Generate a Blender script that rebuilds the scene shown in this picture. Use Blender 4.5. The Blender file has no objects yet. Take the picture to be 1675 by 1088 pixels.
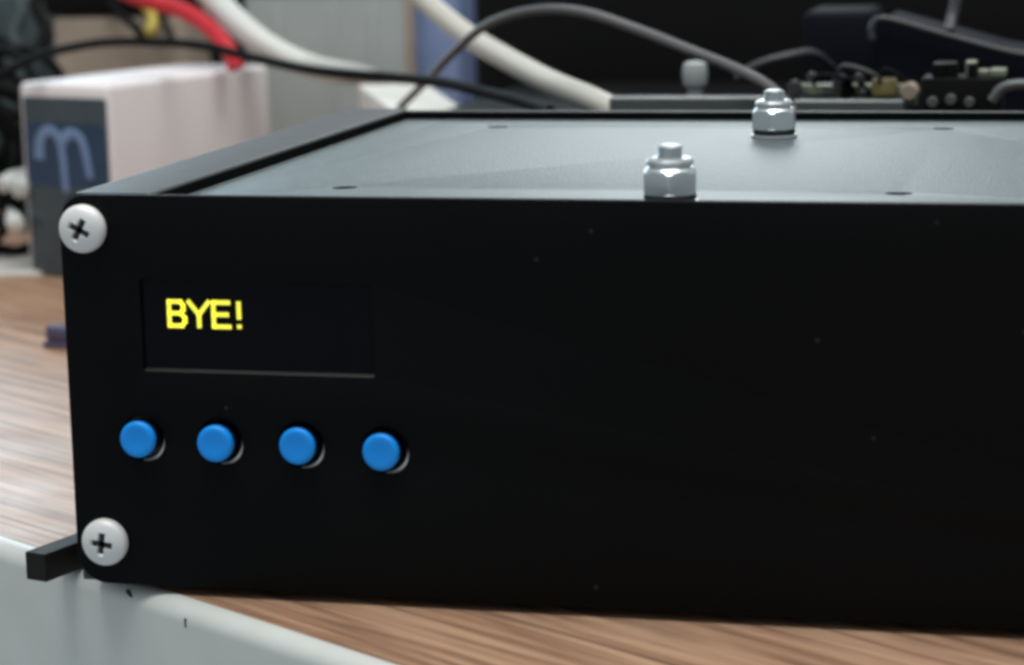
import bpy, bmesh, math, random
from mathutils import Vector, Matrix

random.seed(7)
scene = bpy.context.scene
col = scene.collection
S = 0.001                      # everything below is written in millimetres

# ------------------------------------------------------------------ camera
yaw, pitch, roll = -0.24401204, 0.18180797, -0.02072635
fw = Vector((math.sin(yaw) * math.cos(pitch), math.cos(yaw) * math.cos(pitch), -math.sin(pitch)))
rt = fw.cross(Vector((0, 0, 1))).normalized()
up = rt.cross(fw)
r2 = math.cos(roll) * rt + math.sin(roll) * up
u2 = -math.sin(roll) * rt + math.cos(roll) * up
cam = bpy.data.cameras.new('camera')
cam.sensor_width = 36.0
cam.lens = 3938.81 / 1675.0 * 36.0
cam.clip_start = 0.02
cam.clip_end = 50.0
cam.dof.use_dof = True
cam.dof.focus_distance = 0.575
cam.dof.aperture_fstop = 16.0
camo = bpy.data.objects.new('camera', cam)
rot = Matrix((r2, u2, -fw)).transposed().to_4x4()
camo.matrix_world = Matrix.Translation(Vector((222.7146, -485.171, 151.5828)) * S) @ rot
col.objects.link(camo)
scene.camera = camo

# ------------------------------------------------------------------ world and lamps (a daylit workroom)
world = bpy.data.worlds.new('World')
scene.world = world
world.use_nodes = True
bg = world.node_tree.nodes['Background']
bg.inputs['Color'].default_value = (0.86, 0.95, 1.0, 1)
bg.inputs['Strength'].default_value = 0.40


def area(name, loc, target, sx, sy, power, color):
    l = bpy.data.lights.new(name, 'AREA')
    l.shape = 'RECTANGLE'
    l.size = sx
    l.size_y = sy
    l.energy = power
    l.color = color
    o = bpy.data.objects.new(name, l)
    o.location = loc
    d = Vector(target) - Vector(loc)
    o.rotation_euler = d.to_track_quat('-Z', 'Y').to_euler()
    col.objects.link(o)
    return o


area('window_light', (-0.20, 2.2, 0.80), (0.12, 0.1, 0.08), 0.40, 0.9, 5.2, (0.92, 0.98, 1.0))
area('side_glare_light', (-1.13, 2.0, 0.64), (-0.12, 0.3, 0.0), 0.5, 0.8, 7.0, (0.66, 0.87, 1.0))  # added lamp, tinted cool to wash the desk's left side with glare
area('ceiling_light', (0.2, -0.15, 1.75), (0.05, 0.15, 0.05), 1.5, 0.9, 34, (1.0, 0.97, 0.93))

scene.view_settings.view_transform = 'Standard'
scene.view_settings.look = 'None'
scene.view_settings.exposure = 0.0
scene.view_settings.gamma = 1.0
scene.view_settings.use_curve_mapping = False
scene.render.engine = 'CYCLES'
scene.cycles.filter_width = 3.1
scene.cycles.use_denoising = True


# ------------------------------------------------------------------ materials
def mat(name, base, rough=0.5, metal=0.0, spec=0.5, var=0.12, scale=60.0, bump=0.0, bscale=600.0,
        coat=0.0, emit=None, estr=0.0, alpha=None, trans=0.0, rvar=0.08):
    m = bpy.data.materials.new(name)
    m.use_nodes = True
    nt = m.node_tree
    b = nt.nodes['Principled BSDF']
    b.inputs['Metallic'].default_value = metal
    b.inputs['Specular IOR Level'].default_value = spec
    b.inputs['Coat Weight'].default_value = coat
    b.inputs['Transmission Weight'].default_value = trans
    tc = nt.nodes.new('ShaderNodeTexCoord')
    nz = nt.nodes.new('ShaderNodeTexNoise')
    nz.inputs['Scale'].default_value = scale
    nz.inputs['Detail'].default_value = 5.0
    nt.links.new(tc.outputs['Object'], nz.inputs['Vector'])
    mx = nt.nodes.new('ShaderNodeMix')
    mx.data_type = 'RGBA'
    mx.inputs[6].default_value = tuple(c * (1 - var) for c in base) + (1,)
    mx.inputs[7].default_value = tuple(min(1, c * (1 + var)) for c in base) + (1,)
    nt.links.new(nz.outputs['Fac'], mx.inputs[0])
    nt.links.new(mx.outputs[2], b.inputs['Base Color'])
    mr = nt.nodes.new('ShaderNodeMapRange')
    mr.inputs['To Min'].default_value = max(0.02, rough - rvar)
    mr.inputs['To Max'].default_value = min(1, rough + rvar)
    nt.links.new(nz.outputs['Fac'], mr.inputs['Value'])
    nt.links.new(mr.outputs['Result'], b.inputs['Roughness'])
    if bump > 0:
        n2 = nt.nodes.new('ShaderNodeTexNoise')
        n2.inputs['Scale'].default_value = bscale
        n2.inputs['Detail'].default_value = 3.0
        nt.links.new(tc.outputs['Object'], n2.inputs['Vector'])
        bp = nt.nodes.new('ShaderNodeBump')
        bp.inputs['Strength'].default_value = bump
        bp.inputs['Distance'].default_value = 0.0004
        nt.links.new(n2.outputs['Fac'], bp.inputs['Height'])
        nt.links.new(bp.outputs['Normal'], b.inputs['Normal'])
    if emit:
        b.inputs['Emission Color'].default_value = tuple(emit) + (1,)
        b.inputs['Emission Strength'].default_value = estr
    return m


def wood_material():
    m = bpy.data.materials.new('wood_laminate')
    m.use_nodes = True
    nt = m.node_tree
    L = nt.links
    b = nt.nodes['Principled BSDF']
    b.inputs['Specular IOR Level'].default_value = 0.75
    tc = nt.nodes.new('ShaderNodeTexCoord')
    mp = nt.nodes.new('ShaderNodeMapping')
    mp.inputs['Scale'].default_value = (4.0, 110.0, 1.0)
    mp.inputs['Rotation'].default_value = (0, 0, math.radians(3))
    L.new(tc.outputs['Object'], mp.inputs['Vector'])
    n1 = nt.nodes.new('ShaderNodeTexNoise')
    n1.inputs['Scale'].default_value = 2.6
    n1.inputs['Detail'].default_value = 9.0
    n1.inputs['Roughness'].default_value = 0.62
    n1.inputs['Distortion'].default_value = 0.5
    L.new(mp.outputs['Vector'], n1.inputs['Vector'])
    cr = nt.nodes.new('ShaderNodeValToRGB')
    e = cr.color_ramp.elements
    e[0].position = 0.33
    e[0].color = (0.10, 0.060, 0.037, 1)
    e[1].position = 0.68
    e[1].color = (0.53, 0.345, 0.225, 1)
    k = e.new(0.44)
    k.color = (0.29, 0.165, 0.103, 1)
    k = e.new(0.54)
    k.color = (0.42, 0.258, 0.168, 1)
    L.new(n1.outputs['Fac'], cr.inputs['Fac'])
    # darker cathedral patches, wide apart
    mp2 = nt.nodes.new('ShaderNodeMapping')
    mp2.inputs['Scale'].default_value = (9.0, 38.0, 1.0)
    L.new(tc.outputs['Object'], mp2.inputs['Vector'])
    n2 = nt.nodes.new('ShaderNodeTexNoise')
    n2.inputs['Scale'].default_value = 1.4
    n2.inputs['Detail'].default_value = 4.0
    L.new(mp2.outputs['Vector'], n2.inputs['Vector'])
    r2_ = nt.nodes.new('ShaderNodeMapRange')
    r2_.inputs['From Min'].default_value = 0.55
    r2_.inputs['From Max'].default_value = 0.75
    r2_.inputs['To Min'].default_value = 0.0
    r2_.inputs['To Max'].default_value = 0.55
    L.new(n2.outputs['Fac'], r2_.inputs['Value'])
    mx = nt.nodes.new('ShaderNodeMix')
    mx.data_type = 'RGBA'
    L.new(r2_.outputs['Result'], mx.inputs[0])
    L.new(cr.outputs['Color'], mx.inputs[6])
    mx.inputs[7].default_value = (0.20, 0.135, 0.095, 1)
    L.new(mx.outputs[2], b.inputs['Base Color'])
    n3 = nt.nodes.new('ShaderNodeTexNoise')
    n3.inputs['Scale'].default_value = 30.0
    n3.inputs['Detail'].default_value = 4.0
    L.new(tc.outputs['Object'], n3.inputs['Vector'])
    mr = nt.nodes.new('ShaderNodeMapRange')
    mr.inputs['To Min'].default_value = 0.24
    mr.inputs['To Max'].default_value = 0.56
    L.new(n3.outputs['Fac'], mr.inputs['Value'])
    L.new(mr.outputs['Result'], b.inputs['Roughness'])
    bp = nt.nodes.new('ShaderNodeBump')
    bp.inputs['Strength'].default_value = 0.12
    bp.inputs['Distance'].default_value = 0.0003
    L.new(n1.outputs['Fac'], bp.inputs['Height'])
    L.new(bp.outputs['Normal'], b.inputs['Normal'])
    return m


def panel_material():
    """black satin paint with sparse dust specks"""
    m = mat('black_panel_paint', (0.0034, 0.0038, 0.0042), 0.5, 0, 0.075, var=0.5, scale=14, bump=0.4, bscale=1400)
    nt = m.node_tree
    b = nt.nodes['Principled BSDF']
    src = b.inputs['Base Color'].links[0].from_socket
    tc = nt.nodes['Texture Coordinate']
    v = nt.nodes.new('ShaderNodeTexVoronoi')
    v.inputs['Scale'].default_value = 170.0
    nt.links.new(tc.outputs['Object'], v.inputs['Vector'])
    sep = nt.nodes.new('ShaderNodeSeparateColor')
    nt.links.new(v.outputs['Color'], sep.inputs['Color'])
    gt = nt.nodes.new('ShaderNodeMath')
    gt.operation = 'GREATER_THAN'
    gt.inputs[1].default_value = 0.86
    nt.links.new(sep.outputs['Red'], gt.inputs[0])
    lt = nt.nodes.new('ShaderNodeMapRange')
    lt.inputs['From Min'].default_value = 0.03
    lt.inputs['From Max'].default_value = 0.11
    lt.inputs['To Min'].default_value = 1.0
    lt.inputs['To Max'].default_value = 0.0
    nt.links.new(v.outputs['Distance'], lt.inputs['Value'])
    mul = nt.nodes.new('ShaderNodeMath')
    mul.operation = 'MULTIPLY'
    nt.links.new(gt.outputs[0], mul.inputs[0])
    nt.links.new(lt.outputs['Result'], mul.inputs[1])
    m3 = nt.nodes.new('ShaderNodeMath')
    m3.operation = 'MULTIPLY'
    m3.inputs[1].default_value = 0.5
    nt.links.new(mul.outputs[0], m3.inputs[0])
    mx = nt.nodes.new('ShaderNodeMix')
    mx.data_type = 'RGBA'
    nt.links.new(m3.outputs[0], mx.inputs[0])
    nt.links.new(src, mx.inputs[6])
    mx.inputs[7].default_value = (0.06, 0.06, 0.064, 1)
    nt.links.new(mx.outputs[2], b.inputs['Base Color'])
    return m


M = {
    'wood': wood_material(),
    'edge': mat('edge_band_plastic', (0.60, 0.63, 0.61), 0.38, var=0.10, scale=55),
    'panel': panel_material(),
    'rail': mat('black_satin_rail', (0.05, 0.056, 0.058), 0.52, 0.0, 0.4, var=0.15, scale=90, bump=0.2, bscale=1500),
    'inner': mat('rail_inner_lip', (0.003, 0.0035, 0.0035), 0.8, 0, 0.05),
    'top': mat('satin_aluminium_plate', (0.155, 0.190, 0.200), 0.46, 0.64, 0.5, var=0.5, scale=520, bump=0.6, bscale=1300),
    'dark': mat('dark_interior', (0.006, 0.006, 0.007), 0.7, 0, 0.2),
    'glass': mat('display_glass', (0.0025, 0.0025, 0.0045), 0.2, 0, 0.10, rvar=0.02),
    'glint_strip': mat('black_glint_strip', (0.009, 0.009, 0.009), 0.45, 0, 0.25, var=0.9, scale=70),  # lighter mottled black for the highlight on the window's lower edge
    'oled': mat('lit_yellow_pixels', (0.6, 0.55, 0.05), 0.6, emit=(0.86, 0.85, 0.07), estr=0.9, var=0.05),
    'blue': mat('blue_button_plastic', (0.006, 0.31, 0.97), 0.38, 0, 0.35, var=0.06, scale=200),
    'cap_shade': mat('navy_cap_shade', (0.0015, 0.004, 0.022), 0.5, 0, 0.3),  # dark navy paints the shade on the sides of the blue caps
    'nickel': mat('nickel_plated_steel', (0.76, 0.77, 0.77), 0.45, 0.15, 0.5, var=0.06, scale=220, bump=0.12, bscale=1500),
    'rim': mat('bright_crescent', (0.75, 0.77, 0.77), 0.45, 0.25, 0.5, var=0.05),  # bright metal for the crescent highlight built into each button hole
    'recess': mat('screw_recess_shade', (0.03, 0.035, 0.035), 0.6, 0.3),
    'fit': mat('nickel_fitting', (0.64, 0.69, 0.71), 0.33, 0.85, 0.5, var=0.05, scale=260),
    'rubber': mat('black_rubber', (0.010, 0.011, 0.012), 0.6, 0, 0.3, var=0.2, scale=150),
    'bar': mat('dark_brown_bar', (0.009, 0.0075, 0.007), 0.55, 0, 0.25, var=0.5, scale=320, bump=0.3, bscale=700),
    'white': mat('white_plastic', (0.80, 0.765, 0.78), 0.45, var=0.04, scale=40),
    'navy': mat('navy_panel', (0.010, 0.035, 0.085), 0.22, var=0.7, scale=45, coat=0.3),
    'tealgrey': mat('mottled_teal_grey', (0.040, 0.060, 0.072), 0.35, var=0.75, scale=48, coat=0.3),
    'mark': mat('pale_blue_stroke', (0.17, 0.26, 0.45), 0.4, var=0.15),
    'greyplas': mat('grey_plastic', (0.36, 0.40, 0.40), 0.45, var=0.12, scale=25),
    'greycase': mat('grey_painted_case', (0.34, 0.37, 0.38), 0.5, var=0.07, scale=30),
    'paper': mat('white_paper', (0.72, 0.72, 0.68), 0.6, var=0.05),
    'red': mat('red_cable_jacket', (0.55, 0.018, 0.030), 0.4, var=0.12),
    'wcable': mat('white_cable_jacket', (0.62, 0.65, 0.63), 0.45, var=0.08),
    'cream': mat('cream_cable_jacket', (0.52, 0.51, 0.45), 0.5, var=0.06),
    'kcable': mat('black_cable_jacket', (0.004, 0.005, 0.005), 0.65, 0, 0.10, var=0.2),
    'gcable': mat('grey_cable_jacket', (0.115, 0.115, 0.12), 0.45, var=0.15),
    'blackcase': mat('black_equipment_paint', (0.0035, 0.0035, 0.004), 0.6, 0, 0.12, var=0.3, scale=20),
    'navycase': mat('dark_navy_plastic', (0.004, 0.0052, 0.011), 0.7, 0, 0.12, var=0.3, scale=30),
    'greyrim': mat('worn_grey_rim', (0.042, 0.042, 0.048), 0.45, var=0.2),
    'teal': mat('dark_teal_plastic', (0.035, 0.055, 0.060), 0.55, var=0.35, scale=35),
    'beige': mat('beige_plastic', (0.30, 0.25, 0.20), 0.55, var=0.3, scale=50),
    'yellow': mat('yellow_insulation', (0.50, 0.40, 0.08), 0.5, var=0.15),
    'cap': mat('dull_yellow_epoxy', (0.22, 0.19, 0.07), 0.5, var=0.3, scale=90),
    'bluep': mat('blue_plastic', (0.20, 0.27, 0.47), 0.4, var=0.25, scale=40),
    'pcb': mat('green_circuit_board', (0.17, 0.19, 0.13), 0.45, var=0.35, scale=120),
    'metal': mat('brushed_grey_metal', (0.11, 0.12, 0.12), 0.5, 0.4, var=0.2, scale=80),
    'violet': mat('violet_grey_plastic', (0.07, 0.065, 0.13), 0.4, var=0.2),
    'back_cloth': mat('dark_backdrop_cloth', (0.008, 0.009, 0.010), 0.9, 0, 0.1, var=0.3, scale=80),
}


# ------------------------------------------------------------------ mesh helpers
def obj(name, bm, m, parent=None, smooth=None, loc=None):
    """bmesh in mm in the parent's frame -> one linked mesh object"""
    bmesh.ops.recalc_face_normals(bm, faces=bm.faces[:])
    off = Vector(loc) if loc else Vector((0, 0, 0))
    for v in bm.verts:
        v.co = (v.co - off) * S
    me = bpy.data.meshes.new(name)
    bm.to_mesh(me)
    bm.free()
    me.materials.append(M[m])
    if smooth is not None:
        for p in me.polygons:
            p.use_smooth = True
        me.set_sharp_from_angle(angle=math.radians(smooth))
    o = bpy.data.objects.new(name, me)
    o.location = off * S
    col.objects.link(o)
    if parent:
        o.parent = parent
    return o


def tag(o, label, cat, group=None, kind=None):
    if label:
        o['label'] = label
    if cat:
        o['category'] = cat
    if group:
        o['group'] = group
    if kind:
        o['kind'] = kind
    return o


def thing(name, label, cat, loc=(0, 0, 0), rz=0.0, group=None):
    o = bpy.data.objects.new(name, None)
    o.empty_display_size = 0.01
    o.location = Vector(loc) * S
    o.rotation_euler = (0, 0, rz)
    col.objects.link(o)
    return tag(o, label, cat, group)


def box(x0, x1, y0, y1, z0, z1, bev=0.0, seg=3, bm=None, mtx=None):
    b = bmesh.new()
    bmesh.ops.create_cube(b, size=1.0)
    for v in b.verts:
        v.co = Vector(((x0 + x1) / 2 + v.co.x * (x1 - x0), (y0 + y1) / 2 + v.co.y * (y1 - y0), (z0 + z1) / 2 + v.co.z * (z1 - z0)))
    if bev > 0:
        bmesh.ops.bevel(b, geom=b.edges[:], offset=bev, segments=seg, profile=0.5, affect='EDGES')
    if mtx:
        b.transform(mtx)
    if bm is None:
        return b
    me = bpy.data.meshes.new('t')
    b.to_mesh(me)
    b.free()
    bm.from_mesh(me)
    bpy.data.meshes.remove(me)
    return bm


def lathe(profile, seg=40, axis='z', center=(0, 0, 0), hexa=False):
    """profile: (r, h) pairs; closed top and bottom"""
    bm = bmesh.new()
    rings = []
    for r, h in profile:
        ring = []
        for i in range(seg):
            a = 2 * math.pi * i / seg
            if axis == 'z':
                c = (r * math.cos(a), r * math.sin(a), h)
            else:
                c = (r * math.cos(a), h, r * math.sin(a))
            ring.append(bm.verts.new(Vector(c) + Vector(center)))
        rings.append(ring)
    for a, b in zip(rings, rings[1:]):
        for i in range(seg):
            bm.faces.new((a[i], a[(i + 1) % seg], b[(i + 1) % seg], b[i]))
    bm.faces.new(rings[0])
    bm.faces.new(rings[-1])
    return bm


def catmull(pts, n):
    P = [Vector(p) for p in pts]
    P = [P[0] * 2 - P[1]] + P + [P[-1] * 2 - P[-2]]
    out = []
    for i in range(1, len(P) - 2):
        a, b, c, d = P[i - 1:i + 3]
        for k in range(n):
            t = k / n
            out.append(0.5 * ((2 * b) + (c - a) * t + (2 * a - 5 * b + 4 * c - d) * t * t + (3 * b - a - 3 * c + d) * t ** 3))
    out.append(P[-2])
    return out


def tube(pts, r, seg=12, n=8, bm=None):
    if bm is None:
        bm = bmesh.new()
    P = catmull(pts, n)
    N = len(P)
    rad = r if callable(r) else (lambda t: r)
    tan = [(P[min(i + 1, N - 1)] - P[max(i - 1, 0)]).normalized() for i in range(N)]
    nrm = tan[0].orthogonal().normalized()
    rings = []
    for i in range(N):
        nrm = (nrm - tan[i] * nrm.dot(tan[i])).normalized()
        bi = tan[i].cross(nrm)
        rr = rad(i / (N - 1))
        rings.append([bm.verts.new(P[i] + (nrm * math.cos(2 * math.pi * k / seg) + bi * math.sin(2 * math.pi * k / seg)) * rr) for k in range(seg)])
    for a, b in zip(rings, rings[1:]):
        for k in range(seg):
            bm.faces.new((a[k], a[(k + 1) % seg], b[(k + 1) % seg], b[k]))
    bm.faces.new(rings[0])
    bm.faces.new(rings[-1])
    return bm


def circle2(cx, cy, r, n=40):
    return [(cx + r * math.cos(2 * math.pi * i / n), cy + r * math.sin(2 * math.pi * i / n)) for i in range(n)]


def rrect2(x0, x1, y0, y1, r, n=8):
    """rounded rectangle; r is a number or (bl, br, tr, tl)"""
    if not isinstance(r, tuple):
        r = (r,) * 4
    out = []
    for (cx, cy, a0, rr) in ((x0 + r[0], y0 + r[0], 180, r[0]), (x1 - r[1], y0 + r[1], 270, r[1]), (x1 - r[2], y1 - r[2], 0, r[2]), (x0 + r[3], y1 - r[3], 90, r[3])):
        for i in range(n + 1):
            a = math.radians(a0 + 90 * i / n)
            out.append((cx + rr * math.cos(a), cy + rr * math.sin(a)))
    return out


def plate(loops, th, bevel=0.0):
    """flat plate of thickness th with holes, in the XY plane, centred on z = 0, with bevelled rims"""
    cu = bpy.data.curves.new('plate', 'CURVE')
    cu.dimensions = '2D'
    cu.fill_mode = 'BOTH'
    cu.extrude = max(0.0, th / 2 - bevel)
    cu.bevel_depth = bevel
    cu.bevel_resolution = 2
    cu.offset = -bevel
    for lp in loops:
        s = cu.splines.new('POLY')
        s.points.add(len(lp) - 1)
        for p, (x, y) in zip(s.points, lp):
            p.co = (x, y, 0, 1)
        s.use_cyclic_u = True
    t = bpy.data.objects.new('plate_tmp', cu)
    col.objects.link(t)
    dg = bpy.context.evaluated_depsgraph_get()
    me = bpy.data.meshes.new_from_object(t.evaluated_get(dg))
    bm = bmesh.new()
    bm.from_mesh(me)
    bpy.data.objects.remove(t)
    bpy.data.curves.remove(cu)
    bpy.data.meshes.remove(me)
    bmesh.ops.remove_doubles(bm, verts=bm.verts[:], dist=1e-4)
    return bm


UPRIGHT = Matrix(((1, 0, 0, 0), (0, 0, -1, 0), (0, 1, 0, 0), (0, 0, 0, 1)))   # plate XY -> world XZ, plate +z -> world -y


def prism(poly, x0, x1, axis='y'):
    """extrude a 2D outline: axis y -> outline in XZ; axis x -> outline in YZ"""
    bm = bmesh.new()
    A, B = [], []
    for (a, b) in poly:
        if axis == 'y':
            A.append(bm.verts.new((a, x0, b)))
            B.append(bm.verts.new((a, x1, b)))
        else:
            A.append(bm.verts.new((x0, a, b)))
            B.append(bm.verts.new((x1, a, b)))
    n = len(poly)
    for i in range(n):
        bm.faces.new((A[i], A[(i + 1) % n], B[(i + 1) % n], B[i]))
    bm.faces.new(A)
    bm.faces.new(list(reversed(B)))
    return bm


def boolean_cut(bm, cutter):
    def tmp(b):
        me = bpy.data.meshes.new('t')
        bmesh.ops.recalc_face_normals(b, faces=b.faces[:])
        b.to_mesh(me)
        o = bpy.data.objects.new('t', me)
        col.objects.link(o)
        return o
    a, c = tmp(bm), tmp(cutter)
    md = a.modifiers.new('b', 'BOOLEAN')
    md.operation = 'DIFFERENCE'
    md.solver = 'EXACT'
    md.object = c
    dg = bpy.context.evaluated_depsgraph_get()
    me = bpy.data.meshes.new_from_object(a.evaluated_get(dg))
    out = bmesh.new()
    out.from_mesh(me)
    for o in (a, c):
        d = o.data
        bpy.data.objects.remove(o)
        bpy.data.meshes.remove(d)
    bm.free()
    cutter.free()
    return out


# ------------------------------------------------------------------ the setting: desk and dark partition
DZ = -2.0
desk = bpy.data.objects.new('desk', None)
desk.location = Vector((-0.534 * 3.6, 14.1 - 0.846 * 3.6, DZ)) * S
desk.rotation_euler = (0, 0, math.atan2(-69.4, 110.0))
col.objects.link(desk)
tag(desk, 'wood-grain laminate desk with a rounded pale grey edge', 'desk', kind='structure')
BW = 5.0
obj('desk_top', box(-700, 700, BW, 1150, -38, 0), 'wood', desk)
rr = 4.2
prof = [(BW - 0.05, 0.15), (rr, 0.15)]
for i in range(1, 9):
    a = math.radians(90 + 90 * i / 8)
    prof.append((rr + rr * math.cos(a), 0.15 - rr + rr * math.sin(a)))
prof += [(0, -38), (BW - 0.05, -38)]
obj('edge_band', prism(prof, -700, 700, 'x'), 'edge', desk, smooth=40)

for (sx, sz, w, h, tilt, sy) in ((-54.0, -12.0, 0.7, 2.6, 6, 0.0), (36.0, -3.6, 0.6, 2.0, -4, 0.0), (14.5, -1.9, 0.9, 3.8, -60, 0.62)):
    sc = box(-w / 2, w / 2, -0.12, 0.5, -h / 2, h / 2, 0.08, 1, None, Matrix.Translation((sx, sy, sz)) @ Matrix.Rotation(math.radians(tilt), 4, 'Y'))
    obj('scuff', sc, 'recess', desk)

part_ = tag(obj('desk_backdrop', box(-900, 700, 760, 785, -40, 112, 2), 'back_cloth', loc=(-100, 770, -40)),  # dark sheet added to keep the gaps behind the gear black
            'low black fabric partition added behind everything on the desk', 'backdrop', kind='structure')

# ------------------------------------------------------------------ the instrument case
W, H, D = 310.0, 88.0, 204.0
TZ = 85.4
case = thing('instrument_case', 'black metal instrument case with lit display, blue buttons and pale grey top', 'electronic case', (W / 2, D / 2, 0))
cl = Vector((W / 2, D / 2, 0))


def cpart(name, bm, m, parent=None, smooth=None):
    bm.transform(Matrix.Translation(-cl))
    return obj(name, bm, m, parent or case, smooth)


BTN = [(17.0, 33.9), (35.3, 33.8), (54.0, 33.6), (73.1, 33.2)]
BTNC = [(BTN[0][0] - 0.15, 34.0), (BTN[1][0] - 0.3, 33.7), (BTN[2][0] - 0.22, 33.72), (BTN[3][0] - 0.35, 33.1)]
disp = (18.2, 71.3, 49.1, 69.3)
SCR = [(5.9, 80.6), (7.3, 9.9), (W - 6, 80.6), (W - 7, 9.9)]
def crescent_r(a):
    """hole outline: a 4.8 mm bore with its edge widened at the lower right to draw a crescent highlight"""
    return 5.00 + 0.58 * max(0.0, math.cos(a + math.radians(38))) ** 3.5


loops = [rrect2(0, W, 0.0, H, (7.0, 7.0, 6.5, 6.5))]
loops.append(list(reversed(rrect2(disp[0], disp[1], disp[2], disp[3], 0.5))))
for x, z in BTN:
    loops.append([(x + crescent_r(a) * math.cos(a), z + crescent_r(a) * math.sin(a)) for a in [-2 * math.pi * i / 72 for i in range(72)]])
fp = plate(loops, 2.4, 0.35)
fp.transform(UPRIGHT)
fp.transform(Matrix.Translation((0, 1.2, 0)))
front = cpart('front_panel', fp, 'panel', smooth=35)

# side rails: rounded outer shoulder, flat top, small inner lip
def rail_profile(w, h):
    p = [(0.1, 0)]
    r = 3.6
    for i in range(0, 11):
        a = math.radians(180 - 90 * i / 10)
        p.append((0.1 + r + r * math.cos(a), h - r + r * math.sin(a)))
    r = 0.9
    for i in range(0, 7):
        a = math.radians(90 - 90 * i / 6)
        p.append((w - r + r * math.cos(a), h - r + r * math.sin(a)))
    p += [(w, 0)]
    return p


pr = rail_profile(20.4, H + 0.1)
left_rail = cpart('side_rail', prism(pr, 2.45, D, 'y'), 'rail', smooth=40)
cpart('side_rail', prism([(W - x, z) for x, z in pr], 2.45, D, 'y'), 'rail', smooth=40)
obj_inner = cpart('rail_lip', box(20.42, 21.35, 2.5, D - 4.0, 60, H - 0.45, 0.1), 'inner', left_rail)
rear = cpart('rear_rail', box(20.5, W - 20.5, D - 3.9, D, 0, H - 0.3, 0.5), 'rail')
cpart('rail_lip', box(21.4, W - 21.4, D - 4.65, D - 3.92, 60, H - 0.4, 0.1), 'inner', rear)
cpart('bottom_plate', box(20.5, W - 20.5, 2.6, D - 4, 0.2, 2.0), 'dark')

# top plate with drilled holes
tl = [rrect2(21.4, W - 21.4, 2.5, D - 4.7, 0.3)]
for hx, hy in ((53.9, 37.4), (54.8, 177.4), (179.6, 36.4), (180.0, 176.7)):
    tl.append(list(reversed(circle2(hx, hy, 2.9, 32))))
for hx in (36.6, 80.4):
    tl.append(list(reversed(rrect2(hx - 3.0, hx + 3.0, 196.6, 198.6, 0.9, 5))))
tp = plate(tl, 1.5, 0.15)
tp.transform(Matrix.Translation((0, 0, TZ - 0.75)))
cpart('top_plate', tp, 'top', smooth=35)

# rubber feet under the case
for fx, fy in ((30, 22), (W - 30, 22), (30, D - 22), (W - 30, D - 22)):
    cpart('rubber_foot', lathe([(7.5, DZ), (8, DZ + 0.4), (8, 0.25)], 24, 'z', (fx, fy, 0)), 'rubber', smooth=40)

# display: glass set back behind the window, glowing letters on it
dm = cpart('display', box(disp[0] + 0.15, disp[1] - 0.15, 1.0, 4.6, disp[2] + 0.55, disp[3] - 0.1), 'glass')
glint_strip = [(0.12, disp[2] - 0.05), (0.28, disp[2] + 0.10), (0.95, disp[2] + 0.50), (1.6, disp[2] + 0.50), (1.6, disp[2] - 0.05)]
cpart('window_glint_strip', prism(glint_strip, disp[0] + 0.2, disp[1] - 0.2, 'x'), 'glint_strip', front)  # strip added along the lower edge to catch a highlight


def stroke_letter(strokes, w=1.03):
    bm = bmesh.new()
    for st in strokes:
        P = [Vector((x, 0, z)) for x, z in st]
        for a, b in zip(P, P[1:]):
            d = (b - a).normalized()
            n = Vector((-d.z, 0, d.x)) * (w / 2)
            e = d * (w * 0.32)
            q = [a - e + n, b + e + n, b + e - n, a - e - n]
            lo = [bm.verts.new(v + Vector((0, 0.995, 0))) for v in q]
            hi = [bm.verts.new(v + Vector((0, 0.93, 0))) for v in q]
            bm.faces.new(hi)
            bm.faces.new(lo)
            for i in range(4):
                bm.faces.new((lo[i], lo[(i + 1) % 4], hi[(i + 1) % 4], hi[i]))
    return bm


zb, zt = 59.2, 64.55
zm = (zb + zt) / 2
x = 24.45
B = [[(x, zb), (x, zt)], [(x, zt), (x + 2.7, zt), (x + 3.3, zt - 0.8), (x + 3.3, zm + 0.9), (x + 2.7, zm + 0.1), (x, zm + 0.1)],
     [(x + 2.7, zm + 0.1), (x + 3.6, zm - 0.9), (x + 3.6, zb + 0.9), (x + 2.9, zb), (x, zb)]]
x = 29.0
Y = [[(x, zt + 0.1), (x + 2.35, zm - 0.1)], [(x + 4.7, zt + 0.1), (x + 2.35, zm - 0.1)], [(x + 2.35, zm), (x + 2.35, zb - 0.1)]]
x = 34.75
Es = [[(x, zb), (x, zt)], [(x, zt), (x + 3.6, zt)], [(x, zm), (x + 3.2, zm)], [(x, zb), (x + 3.7, zb)]]
x = 40.6
Ex = [[(x, zt), (x, zb + 2.0)], [(x, zb + 0.25), (x, zb - 0.05)]]
for st in (B, Y, Es, Ex):
    cpart('letter', stroke_letter(st), 'oled', dm)

# push buttons
def button(x, z, d=0.0):
    p = lathe([(4.05, -1.3), (4.1, -2.0 - d), (3.95, -2.5 - d), (3.6, -2.78 - d), (3.0, -2.85 - d), (2.0, -2.70 - d), (0.4, -2.62 - d)], 40, 'y', (x, 0, z))
    return p


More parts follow.
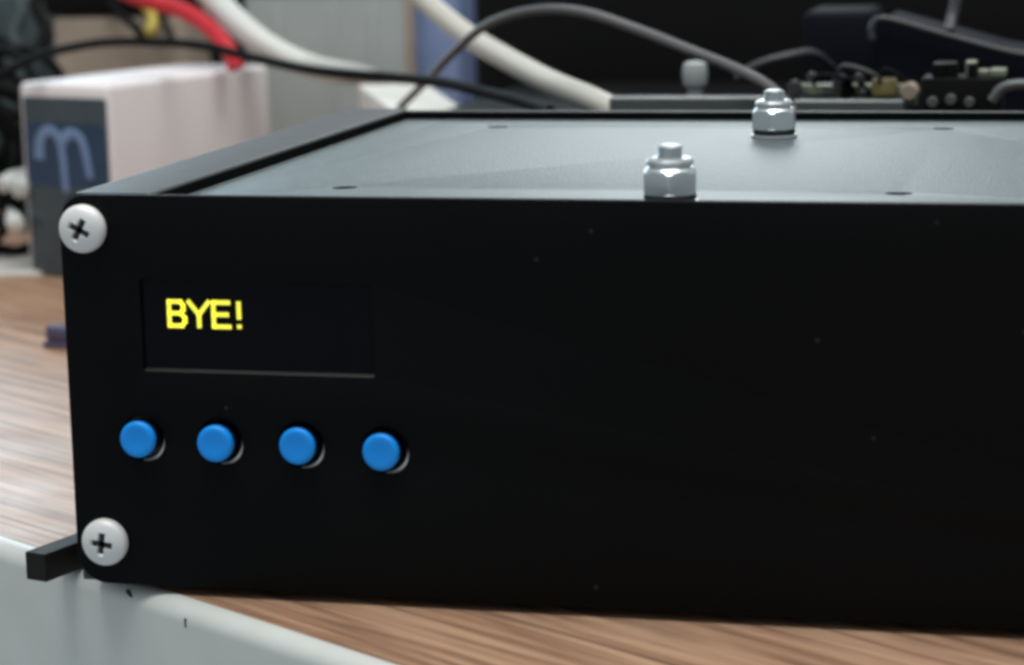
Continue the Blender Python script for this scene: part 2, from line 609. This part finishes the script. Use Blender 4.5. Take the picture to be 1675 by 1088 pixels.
for (x, z), sink in zip(BTNC, (0.0, 0.18, -0.3, -0.12)):
    bo = cpart('push_button', button(x, z, sink), 'blue', smooth=50)
    cpart('shaded_cap_side', lathe([(3.9, 3.0), (3.95, -1.28)], 40, 'y', (x, 0, z)), 'cap_shade', bo, smooth=50)  # cap side in a darker colour, standing in for its shade
    cpart('switch_body', box(x - 5.9, x + 5.9, 3.0, 7.0, z - 5.9, z + 5.9, 0.4), 'dark', bo)
    hx0, hz0 = min(BTN, key=lambda q: abs(q[0] - x))
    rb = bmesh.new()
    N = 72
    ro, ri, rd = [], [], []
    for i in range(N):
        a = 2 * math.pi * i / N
        ro.append(rb.verts.new((hx0 + crescent_r(a) * math.cos(a), 0.06, hz0 + crescent_r(a) * math.sin(a))))
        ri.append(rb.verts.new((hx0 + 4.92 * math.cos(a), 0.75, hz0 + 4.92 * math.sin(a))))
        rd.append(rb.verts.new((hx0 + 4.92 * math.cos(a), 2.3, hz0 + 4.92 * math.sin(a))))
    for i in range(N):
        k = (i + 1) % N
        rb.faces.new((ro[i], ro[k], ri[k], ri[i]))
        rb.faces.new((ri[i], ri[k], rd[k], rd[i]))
    hr = cpart('hole_crescent', rb, 'rim', bo, smooth=40)  # highlight shaped as a bright crescent, remaining faces set dark below
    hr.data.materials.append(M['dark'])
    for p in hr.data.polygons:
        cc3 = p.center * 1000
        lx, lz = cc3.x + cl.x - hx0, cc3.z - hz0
        wide = crescent_r(math.atan2(lz, lx)) - 5.0
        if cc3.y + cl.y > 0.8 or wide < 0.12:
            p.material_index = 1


# cross-head screws
def screw(x, z, ang, name='corner_screw'):
    R = 5.35
    prof = [(R - 0.25, 0.0), (R, -0.35), (R, -1.3)]
    for i in range(1, 9):
        a = math.radians(90 * i / 9)
        prof.append((R * math.cos(a) * 0.985 + 0.05, -1.3 - 2.3 * math.sin(a)))
    prof.append((0.35, -3.6))
    head = lathe(prof, 48, 'y', (0, 0, 0))
    cut = bmesh.new()
    cm = bmesh.new()
    for k in range(2):
        arm = bmesh.new()
        for (hw, l, y) in ((0.95, 3.3, -4.2), (0.45, 1.3, -1.0)):
            for sx in (-1, 1):
                for sz in (-1, 1):
                    arm.verts.new((sx * l, y, sz * hw))
        bmesh.ops.convex_hull(arm, input=arm.verts[:])
        arm.transform(Matrix.Rotation(math.radians(ang + 90 * k), 4, 'Y'))
        head = boolean_cut(head, arm)
    cut.free()
    cm.free()
    head.transform(Matrix.Translation((x, 0, z)))
    o = cpart(name, head, 'nickel', smooth=32)
    floor = bmesh.new()
    for k in range(2):
        box(-2.3, 2.3, -2.6, -1.5, -0.62, 0.62, 0, 1, floor, Matrix.Rotation(math.radians(ang + 90 * k), 4, 'Y'))
    floor.transform(Matrix.Translation((x, 0, z)))
    cpart('cross_recess', floor, 'recess', o)
    return o


for (x, z), ang in zip(SCR, (28, 8, 50, 15)):
    screw(x, z, ang)


# nickel threaded fittings standing on the top plate
def fitting(x, y, rot, name='threaded_fitting'):
    root = cpart(name, lathe([(5.9, TZ + 0.02), (6.1, TZ + 0.2), (6.1, TZ + 0.9), (5.7, TZ + 1.0)], 40, 'z', (x, y, 0)), 'fit', smooth=40)
    cpart('seal_ring', lathe([(5.4, TZ + 1.02), (5.62, TZ + 1.4), (5.62, TZ + 2.1), (5.4, TZ + 2.3)], 40, 'z', (x, y, 0)), 'rubber', root, smooth=50)
    # hexagon with chamfered shoulders: intersect a hex prism with a cone by clamping
    bm = bmesh.new()
    seg = 72
    z0, z1 = TZ + 2.32, TZ + 7.9
    levels = [(z0, 5.6), (z0 + 0.35, 5.95), (z0 + 0.5, 9), (z1 - 1.5, 9), (z1 - 1.1, 6.15), (z1 - 0.6, 5.65), (z1, 5.0)]
    rings = []
    for z, rc in levels:
        ring = []
        for i in range(seg):
            a = 2 * math.pi * i / seg
            f = ((a - rot + math.pi / 6) % (math.pi / 3)) - math.pi / 6
            rh = 5.45 / math.cos(f)
            r = min(rh, rc)
            ring.append(bm.verts.new((x + r * math.cos(a), y + r * math.sin(a), z)))
        rings.append(ring)
    for a, b in zip(rings, rings[1:]):
        for i in range(seg):
            bm.faces.new((a[i], a[(i + 1) % seg], b[(i + 1) % seg], b[i]))
    bm.faces.new(rings[0])
    bm.faces.new(rings[-1])
    cpart('hexagon_body', bm, 'fit', root, smooth=18)
    cpart('clamp_collar', lathe([(4.4, z1 + 0.02), (4.4, z1 + 0.45), (5.0, z1 + 0.5), (5.05, z1 + 1.3), (4.7, z1 + 1.9), (3.6, z1 + 2.25)], 40, 'z', (x, y, 0)), 'fit', root, smooth=30)
    prof = []
    zz = z1 + 2.2
    for i in range(4):
        prof += [(2.45, zz), (2.85, zz + 0.28), (2.45, zz + 0.56)]
        zz += 0.6
    prof.append((1.8, zz + 0.2))
    cpart('threaded_stub', lathe(prof, 32, 'z', (x, y, 0)), 'fit', root, smooth=25)
    return root


fitting(133.4, 14.6, math.radians(8))
fitting(137.0, 152.0, math.radians(2))

# ------------------------------------------------------------------ square bar lying by the case, sticking out over the desk edge
bar = box(-3.0, 3.0, 0, 46, 0, 6.6, 0.35)
a0 = Vector((-13.0, 5.4, DZ))
ang = math.atan2(-5.5, 19.0)
bar.transform(Matrix.Translation(a0) @ Matrix.Rotation(ang, 4, 'Z'))
tag(obj('square_bar', bar, 'bar', loc=a0 + Vector((-6, 20, 0))), 'short black square bar poking out over the desk edge beside the case', 'bar')

# small violet-grey clip on the desk left of the case
c0 = Vector((-127.7, 277.8, -2.0))
cp = box(-7, 7, -4, 4, 0, 2.2, 0.6)
box(-6.4, 6.4, -3.5, 4, 2.1, 7.6, 1.4, 3, cp)
cp.transform(Matrix.Translation(c0) @ Matrix.Rotation(-0.3, 4, 'Z'))
tag(obj('plastic_clip', cp, 'violet', loc=c0, smooth=40), 'small violet-grey plastic clip on the desk left of the case', 'clip')

# ------------------------------------------------------------------ white box with a dark blue end
bx = thing('adapter_box', 'white plastic box with mottled grey and navy end face behind the case', 'power box', (-166.0, 414.3, DZ), math.atan2(-0.28, 0.96))
Hb = 80.0
obj('body', box(-47, 0, 0, 110, 0, Hb, 2.4, 4), 'white', bx, smooth=40)
pn = plate([rrect2(-44.5, -1.0, 1.0, Hb - 5.5, 1.5)], 0.6, 0.15)
pn.transform(UPRIGHT)
pn.transform(Matrix.Translation((0, -0.25, 0)))
lab = obj('end_panel', pn, 'tealgrey', bx)
pt_ = plate([rrect2(-43.8, -1.8, 38.0, 64.0, 3.0)], 0.3, 0.1)
pt_.transform(UPRIGHT)
pt_.transform(Matrix.Translation((0, -0.62, 0)))
obj('navy_patch', pt_, 'navy', lab)
lab['label'] = 'mottled grey-blue end face with a navy patch and pale rounded mark'
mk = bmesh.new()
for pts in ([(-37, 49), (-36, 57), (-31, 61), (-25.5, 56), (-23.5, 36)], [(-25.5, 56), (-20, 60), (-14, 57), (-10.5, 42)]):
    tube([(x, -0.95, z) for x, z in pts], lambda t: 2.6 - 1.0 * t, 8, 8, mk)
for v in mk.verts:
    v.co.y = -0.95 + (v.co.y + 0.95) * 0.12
obj('pale_mark', mk, 'mark', lab, smooth=60)  # pale raised strokes in an m shape

# ------------------------------------------------------------------ grey boxes and container behind


def hull_prism(poly, z0, z1, bev=1.0):
    """upright prism over a plan polygon (mm)"""
    bm = bmesh.new()
    lo = [bm.verts.new((x, y, z0)) for x, y in poly]
    hi = [bm.verts.new((x, y, z1)) for x, y in poly]
    n = len(poly)
    for i in range(n):
        bm.faces.new((lo[i], lo[(i + 1) % n], hi[(i + 1) % n], hi[i]))
    bm.faces.new(lo)
    bm.faces.new(hi)
    bmesh.ops.recalc_face_normals(bm, faces=bm.faces[:])
    if bev:
        bmesh.ops.bevel(bm, geom=bm.edges[:], offset=bev, segments=3, profile=0.5, affect='EDGES')
    return bm


def xy(p):
    return (p[0], p[1])


ca = (-92.9, 514.7, 70.0)
cb = (-43.5, 399.9, 70.0)
cc_ = (-14.5, 400.4, 70.0)
cd = (-61.1, 514.3, 70.0)
tag(obj('white_carton', hull_prism([xy(ca), xy(cb), xy(cc_), xy(cd)], DZ, 70, 1.0), 'paper', loc=(cb[0], cb[1], DZ), smooth=40),
    'plain white carton showing behind the rear corner of the black case', 'carton')

# translucent grey storage container
q0 = (-192.2, 640.0, 65.2)
q1 = (-107.9, 640.0, 60.6)
ct = thing('storage_container', 'cloudy grey plastic container standing behind the cables', 'container', ((q0[0] + q1[0]) / 2, 680, DZ), math.radians(4))
hw = (q1[0] - q0[0]) / 2
bmc = box(-hw, hw, -40, 40, 0, 107, 4, 4)
obj('body', bmc, 'greyplas', ct, smooth=40)
obj('lid', box(-hw - 2, hw + 2, -42, 42, 107.2, 113, 2, 3), 'greyplas', ct, smooth=40)
for k in (-0.45, 0.05, 0.42):
    obj('ridge', box(hw * k * 1.3 - 1.6, hw * k * 1.3 + 1.6, -41.2, -39.9, 6, 100, 0.4, 2), 'greyplas', ct, smooth=40)
obj('corner_strip', box(hw - 3.2, hw + 0.7, -41.0, -37, 1, 106, 0.5, 2), 'beige', ct, smooth=40)

b0 = (-100.9, 655.0, 63.9)
bb = box(b0[0] - 10, b0[0] + 16, 655, 690, DZ, 118, 3, 3)
tag(obj('blue_block', bb, 'bluep', loc=(b0[0], 670, DZ), smooth=40), 'narrow blue plastic block right of the grey container', 'block')

# dark teal gear and beige block at upper left
t0 = (-308.7, 640.0, 83.9)
tb = thing('teal_housing', 'dark teal plastic housing at the far left edge', 'housing', (t0[0], 660, DZ))
obj('body', box(-40, 18, -20, 30, 0, 108, 4, 3), 'teal', tb, smooth=40)
for k in range(4):
    obj('rib', box(-34 + 13 * k, -28 + 13 * k, -22, -19.9, 8, 100, 0.6, 2), 'teal', tb, smooth=40)
be = (-240.5, 600.0, 86.0)
bt = thing('terminal_block', 'beige terminal block with a yellow wire behind the white box', 'terminal block', (be[0], 620, DZ))
obj('body', box(-34, 34, -18, 18, 0, be[2] + 12, 3, 3), 'beige', bt, smooth=40)
obj('cover', box(-40, 30, -19, 20, be[2] + 12.2, be[2] + 26, 2, 3), 'blackcase', bt, smooth=40)
yw = [(-219.2, 585.0, 86.3), (-215.4, 583.0, 90.4), (-216.5, 590.0, 95.2), (-224.0, 600.0, 101.0)]
obj('yellow_wire', tube([Vector(v) - Vector((be[0], 620, DZ)) for v in yw], 3.2, 10, 8), 'yellow', bt, smooth=60)
dw = [(-215.2, 575.0, 84.6), (-219.8, 575.0, 91.8), (-234.1, 590.0, 97.6), (-242.7, 600.0, 103.5)]
obj('dark_wire', tube([Vector(v) - Vector((be[0], 620, DZ)) for v in dw], 2.2, 10, 8), 'kcable', bt, smooth=60)
dw = [(-195.8, 560.0, 84.9), (-201.3, 570.0, 90.5), (-213.3, 590.0, 98.0), (-218.1, 600.0, 106.2)]
obj('dark_wire', tube([Vector(v) - Vector((be[0], 620, DZ)) for v in dw], 1.8, 10, 8), 'kcable', bt, smooth=60)

# ------------------------------------------------------------------ cables
def cable(name, pts, r, m, label, seg=14):
    p0 = Vector(pts[0])
    return tag(obj(name, tube(pts, r, seg, 10), m, loc=p0, smooth=70), label, 'cable')


cable('red_cable', [(-233.9, 540.0, 122.9), (-198.1, 520.0, 109.1), (-168.0, 505.0, 102.7), (-148.6, 490.0, 94.5), (-137.5, 480.0, 85.3), (-134.8, 478.0, 79.7)], 3.7, 'red',
      'thick red cable bending down onto the white box')
cable('white_cable', [(-170.2, 520.0, 120.1), (-155.0, 510.0, 107.1), (-138.9, 500.0, 95.4), (-122.6, 495.0, 85.7), (-105.8, 500.0, 78.0), (-102.7, 560.0, 69.1), (-94.6, 590.0, 56.2), (-84.8, 585.0, 38.2)],
      lambda t: 6.2 - 2.2 * t, 'wcable', 'thick white cable curving down in front of the grey container')
cable('black_cable', [(-224.4, 405.0, 76.2), (-208.0, 405.0, 83.0), (-198.6, 420.0, 89.0), (-191.3, 440.0, 91.5), (-179.3, 450.0, 92.8), (-160.3, 450.0, 92.7), (-135.1, 440.0, 91.8),
                      (-104.4, 420.0, 87.9), (-69.2, 390.0, 85.3), (-31.1, 360.0, 85.1), (-4.3, 330.0, 85.7), (18.9, 300.0, 85.0), (38.8, 270.0, 84.6), (54.6, 245.0, 83.6)], 1.9, 'kcable',
      'thin black cable running across the white box to behind the case')
cable('slack_black_cable', [(-274.1, 520.0, 96.7), (-257.4, 515.0, 87.4), (-246.6, 520.0, 83.4), (-244.6, 530.0, 93.2), (-253.1, 540.0, 103.8), (-253.8, 550.0, 117.2)], 3.4, 'kcable',
      'thick black cable looping at the upper left corner')
cable('dark_teal_cable', [(-273.8, 560.0, 117.1), (-268.2, 555.0, 100.3), (-270.2, 550.0, 89.3), (-263.2, 545.0, 75.6), (-266.3, 540.0, 61.9)], 3.0, 'teal',
      'dark teal cable hanging at the upper left corner')
cable('cream_cable', [(-62.7, 470.0, 123.0), (-41.6, 440.0, 110.6), (-13.7, 400.0, 98.5), (12.7, 360.0, 91.4), (37.6, 320.0, 86.4), (60.8, 285.0, 83.1), (78.8, 260.0, 78.8)],
      lambda t: 3.9 + 0.35 * math.sin(t * 3.1), 'cream', 'thick cream cable slanting down behind the case')
cable('grey_cable', [(-49.6, 420.0, 65.3), (-17.2, 360.0, 84.4), (0.9, 330.0, 96.3), (16.8, 310.0, 105.9), (31.1, 300.0, 111.0), (45.5, 292.0, 112.8), (60.0, 286.0, 111.2), (77.2, 280.0, 106.1),
                     (94.8, 270.0, 100.5), (109.9, 260.0, 95.8), (123.0, 245.0, 91.3), (132.0, 235.0, 84.1)], 1.55, 'gcable',
      'thin grey cable arching over the dark background to the rear fitting')

# ------------------------------------------------------------------ dark equipment behind the case
bk = (28.5, 470.0, 82.9)
eq = thing('equipment_case', 'large black equipment case filling the background', 'equipment case', (130, 520, DZ))
obj('body', box(-162, 260, -35, 120, 0, 124, 4, 3), 'blackcase', eq, smooth=40)
obj('lower_tray', box(-140, 250, -250, -40, 0, 76, 2, 3), 'blackcase', eq, smooth=40)

m0 = (70.6, 262.0, 84.8)
m1 = (116.3, 262.0, 86.3)
m2 = (129.2, 258.0, 85.2)
m3 = (162.8, 258.0, 85.2)
tag(obj('metal_strip', box(m0[0], m1[0] + 6, 258, 266, 73.5, m1[2] + 0.3, 0.6), 'metal', loc=(m0[0], 262, 73.5)), 'grey metal strip behind the case left of the rear fitting', 'strip')
tag(obj('metal_strip', box(m2[0], m3[0], 252, 258, 73.5, m2[2] + 1.0, 0.6), 'metal', loc=(m2[0], 255, 73.5)), 'short grey metal strip under the green board edge right of the rear fitting', 'strip')

w0 = Vector((86.0, 330.0, 89.1))
kn = lathe([(2.6, -24), (2.6, -5), (3.9, -4.2), (4.3, -1.5), (4.2, 1.6), (3.8, 3.0), (2.2, 3.6)], 28, 'z', w0 - Vector((130, 520, DZ)))
obj('white_knob', kn, 'greyplas', eq, smooth=40)['label'] = 'small round white knob'

p0 = (121.9, 300.0, 89.4)
p1 = (163.3, 300.0, 84.6)
pc = thing('circuit_board', 'green circuit board with small components behind the case', 'circuit board', ((p0[0] + p1[0]) / 2, 300, p1[2] - 4))
hw = (p1[0] - p0[0]) / 2
top_ = p0[2] - p1[2] + 2
obj('board', box(-hw, hw, -2, 3, 0, top_, 0.3), 'pcb', pc)
obj('bracket', box(-hw + 2, hw - 20, -3.4, -2.05, 1, 4.0, 0.3), 'metal', pc)
obj('yellow_capacitor', box(hw - 14, hw - 6, -6, -2.1, 3.0, 9.0, 1.0), 'cap', pc, smooth=40)
obj('grey_plug', lathe([(2.4, -9), (2.9, -8.2), (2.9, -2.1)], 24, 'y', (hw - 2, 0, 5.0)), 'beige', pc, smooth=40)
for k, (x, z, r) in enumerate(((-30, 6, 2.2), (-21, 9, 1.8), (-6, 7.5, 2.6), (4, 9, 1.5))):
    obj('component', lathe([(r, -4.5), (r * 1.05, -4), (r * 1.05, -2.1)], 16, 'y', (x * hw / 34, 0, z)), 'greyrim', pc, smooth=40)
random.seed(21)
for k in range(16):
    x = random.uniform(-hw + 2, hw - 16)
    w = random.uniform(1.0, 3.6)
    h = random.uniform(0.8, 3.2)
    z = random.uniform(3.5, top_ - 3.0)
    obj('component', box(x, x + w, -2.1 - random.uniform(0.8, 3.0), -2.05, z, z + h, 0.2, 1), random.choice(['greyrim', 'blackcase', 'cap', 'metal', 'pcb']), pc)
for k in range(4):
    x = random.uniform(-hw + 4, hw - 10)
    obj('jumper_wire', tube([(x, -2.2, 5), (x + 2, -6, 9 + 3 * k % 5), (x + 7 + 2 * k, -7, 7 + k), (x + 9 + 2 * k, -2.2, 3.5)], 0.7, 8, 6), random.choice(['kcable', 'greyrim']), pc, smooth=60)
obj('post', box(hw - 24, hw - 21, -5, -2.1, 0, top_ + 1, 0.3), 'blackcase', pc)
for k in range(3):
    lx = -hw + 4 + k * 2 * (hw - 4) / 2
    obj('standoff', lathe([(1.5, -(p1[2] - 4) + 74), (1.5, -0.02)], 12, 'z', (lx, 1, 0)), 'greyrim', pc)

# row of round pins on a dark connector at right
k0 = (167.9, 252.0, 85.7)
k1 = (192.2, 252.0, 94.9)
cn = thing('connector_block', 'black connector block with round grey pins at the right edge', 'connector', ((k0[0] + k1[0]) / 2, 255, 74))
hw = (k1[0] - k0[0]) / 2
obj('body', box(-hw, hw, 0, 16, 0, k1[2] - 74 - 2, 0.8, 2), 'blackcase', cn, smooth=40)
for px, pz, r in ((-hw + 3.5, 0.62, 1.7), (-hw + 9.0, 0.66, 1.7), (-hw + 14.5, 0.62, 1.6), (-hw + 6.5, 0.34, 1.25), (-hw + 11.5, 0.34, 1.25)):
    obj('pin', lathe([(r * 0.8, -2.2), (r, -1.8), (r, -0.02)], 18, 'y', (px, 0, (k1[2] - 76) * pz)), 'metal', cn, smooth=40)
for k in range(7):
    x = random.uniform(-hw, hw - 3)
    w = random.uniform(2, 5)
    obj('header', box(x, x + w, random.uniform(2, 8), 14, k1[2] - 76.02, k1[2] - 75 + random.uniform(0.6, 4.0), 0.3, 1), random.choice(['blackcase', 'greyrim', 'pcb', 'blackcase']), cn)
c_ = [(189.4, 246.0, 86.8), (192.5, 246.0, 90.5), (197.5, 246.0, 91.7), (206.7, 248.0, 91.2)]
cable('short_grey_lead', c_, 1.6, 'metal', 'short pale grey lead hooking in at the right edge')

# navy bins with worn rims
n0 = (113.9, 400.0, 105.5)
n1 = (139.1, 400.0, 81.0)
nb = thing('navy_bin', 'dark navy plastic bin with plain front behind the circuit board', 'bin', ((n0[0] + n1[0]) / 2, 410, 74))
hw = (n1[0] - n0[0]) / 2
obj('body', box(-hw, hw, -8, 40, 0, n0[2] - 74, 2.5, 3), 'navycase', nb, smooth=40)

r0 = Vector((146.2, 330.0, 104.1))
r1 = Vector((150.3, 330.0, 106.9))
r3 = Vector((188.9, 330.0, 96.2))
r4 = Vector((200.7, 330.0, 94.1))
tr = thing('tilted_tray', 'tilted dark navy tray with worn grey rim at the right edge', 'tray', (r3.x, 340, 74))
off = Vector((r3.x, 340, 74))
bm = bmesh.new()
pl = [(r0.x, 74), (r0.x, r0.z), (r1.x, r1.z), (r3.x, r3.z), (r4.x, r4.z), (r4.x, 74)]
bm = prism([(x - off.x, z - off.z) for x, z in pl], -8, 40, 'y')
obj('body', bm, 'navycase', tr)
obj('rim', tube([v - off - Vector((0, 2, 0)) for v in (r0 - Vector((0, 0, 4)), r0, r1, (r1 + r3) / 2, r3, r4)], 1.2, 10, 6), 'greyrim', tr, smooth=60)
s0 = [(170.5, 345.0, 101.4), (171.5, 350.0, 107.7), (174.1, 352.0, 119.9)]
tag(obj('grey_post', tube(s0, 1.9, 12, 6), 'greyrim', loc=s0[0], smooth=60), 'grey post rising from the tilted tray at the upper right', 'post')
s1 = [(100.3, 330.0, 87.0), (107.6, 330.0, 91.6), (117.7, 332.0, 94.3), (125.1, 340.0, 94.5), (130.2, 350.0, 89.2)]
cable('dark_grey_lead', s1, 1.5, 'greyrim', 'short dark grey lead bowing up behind the rear fitting')

# ------------------------------------------------------------------ tangle of black cable with white plugs at the left edge
ck = bmesh.new()
cc = Vector((-231.9, 450.0, 36.1))
for k in range(16):
    pts = []
    R = random.uniform(16, 36)
    ph = random.uniform(0, 6.28)
    tx, ty = random.uniform(-0.5, 0.5), random.uniform(-0.4, 0.4)
    c = cc + Vector((random.uniform(-20, 4), random.uniform(-4, 34), random.uniform(-16, 26)))
    for i in range(11):
        a = ph + i * 2 * math.pi / 10
        v = Vector((R * math.cos(a) * 0.8, R * math.cos(a) * tx + R * math.sin(a) * ty, R * math.sin(a)))
        pts.append(c + v)
    for q in pts:
        q.z = max(q.z, DZ + 2.3)
    tube(pts, 2.2, 8, 5, ck)
tag(obj('cable_tangle', ck, 'kcable', loc=(cc.x, cc.y, DZ), smooth=70), 'tangled loops of black cable at the left edge', 'cable')
for i, (u, r, lab) in enumerate((((-219.8, 428.0, 36.3), 3.4, 'upper left white plug among the black cable loops'), ((-211.8, 426.0, 34.6), 3.8, 'white plug nearest the white box among black cable loops'),
                        ((-212.1, 420.0, 20.1), 3.6, 'lowest white plug among the black cable loops'))):
    w = Vector(u)
    b = lathe([(r * 0.5, -3), (r, -2), (r * 1.05, 5), (r * 0.75, 9), (r * 0.3, 16)], 20, 'y', (0, 0, 0))
    b.transform(Matrix.Translation(w) @ Matrix.Rotation(0.5 * i - 0.4, 4, 'Z') @ Matrix.Rotation(0.3, 4, 'X'))
    tag(obj('white_plug', b, 'wcable', loc=w, smooth=40), lab, 'plug', 'white plugs in the cable tangle')
s_ = (-231.1, 441.9, -2.0)
sh = box(-60, 32, -25, 40, 0, 2.2, 0.5)
sh.transform(Matrix.Translation(Vector((s_[0], s_[1], DZ))) @ Matrix.Rotation(0.35, 4, 'Z'))
tag(obj('paper_pad', sh, 'paper', loc=(s_[0], s_[1], DZ)), 'white paper pad on the desk at the left edge', 'paper')
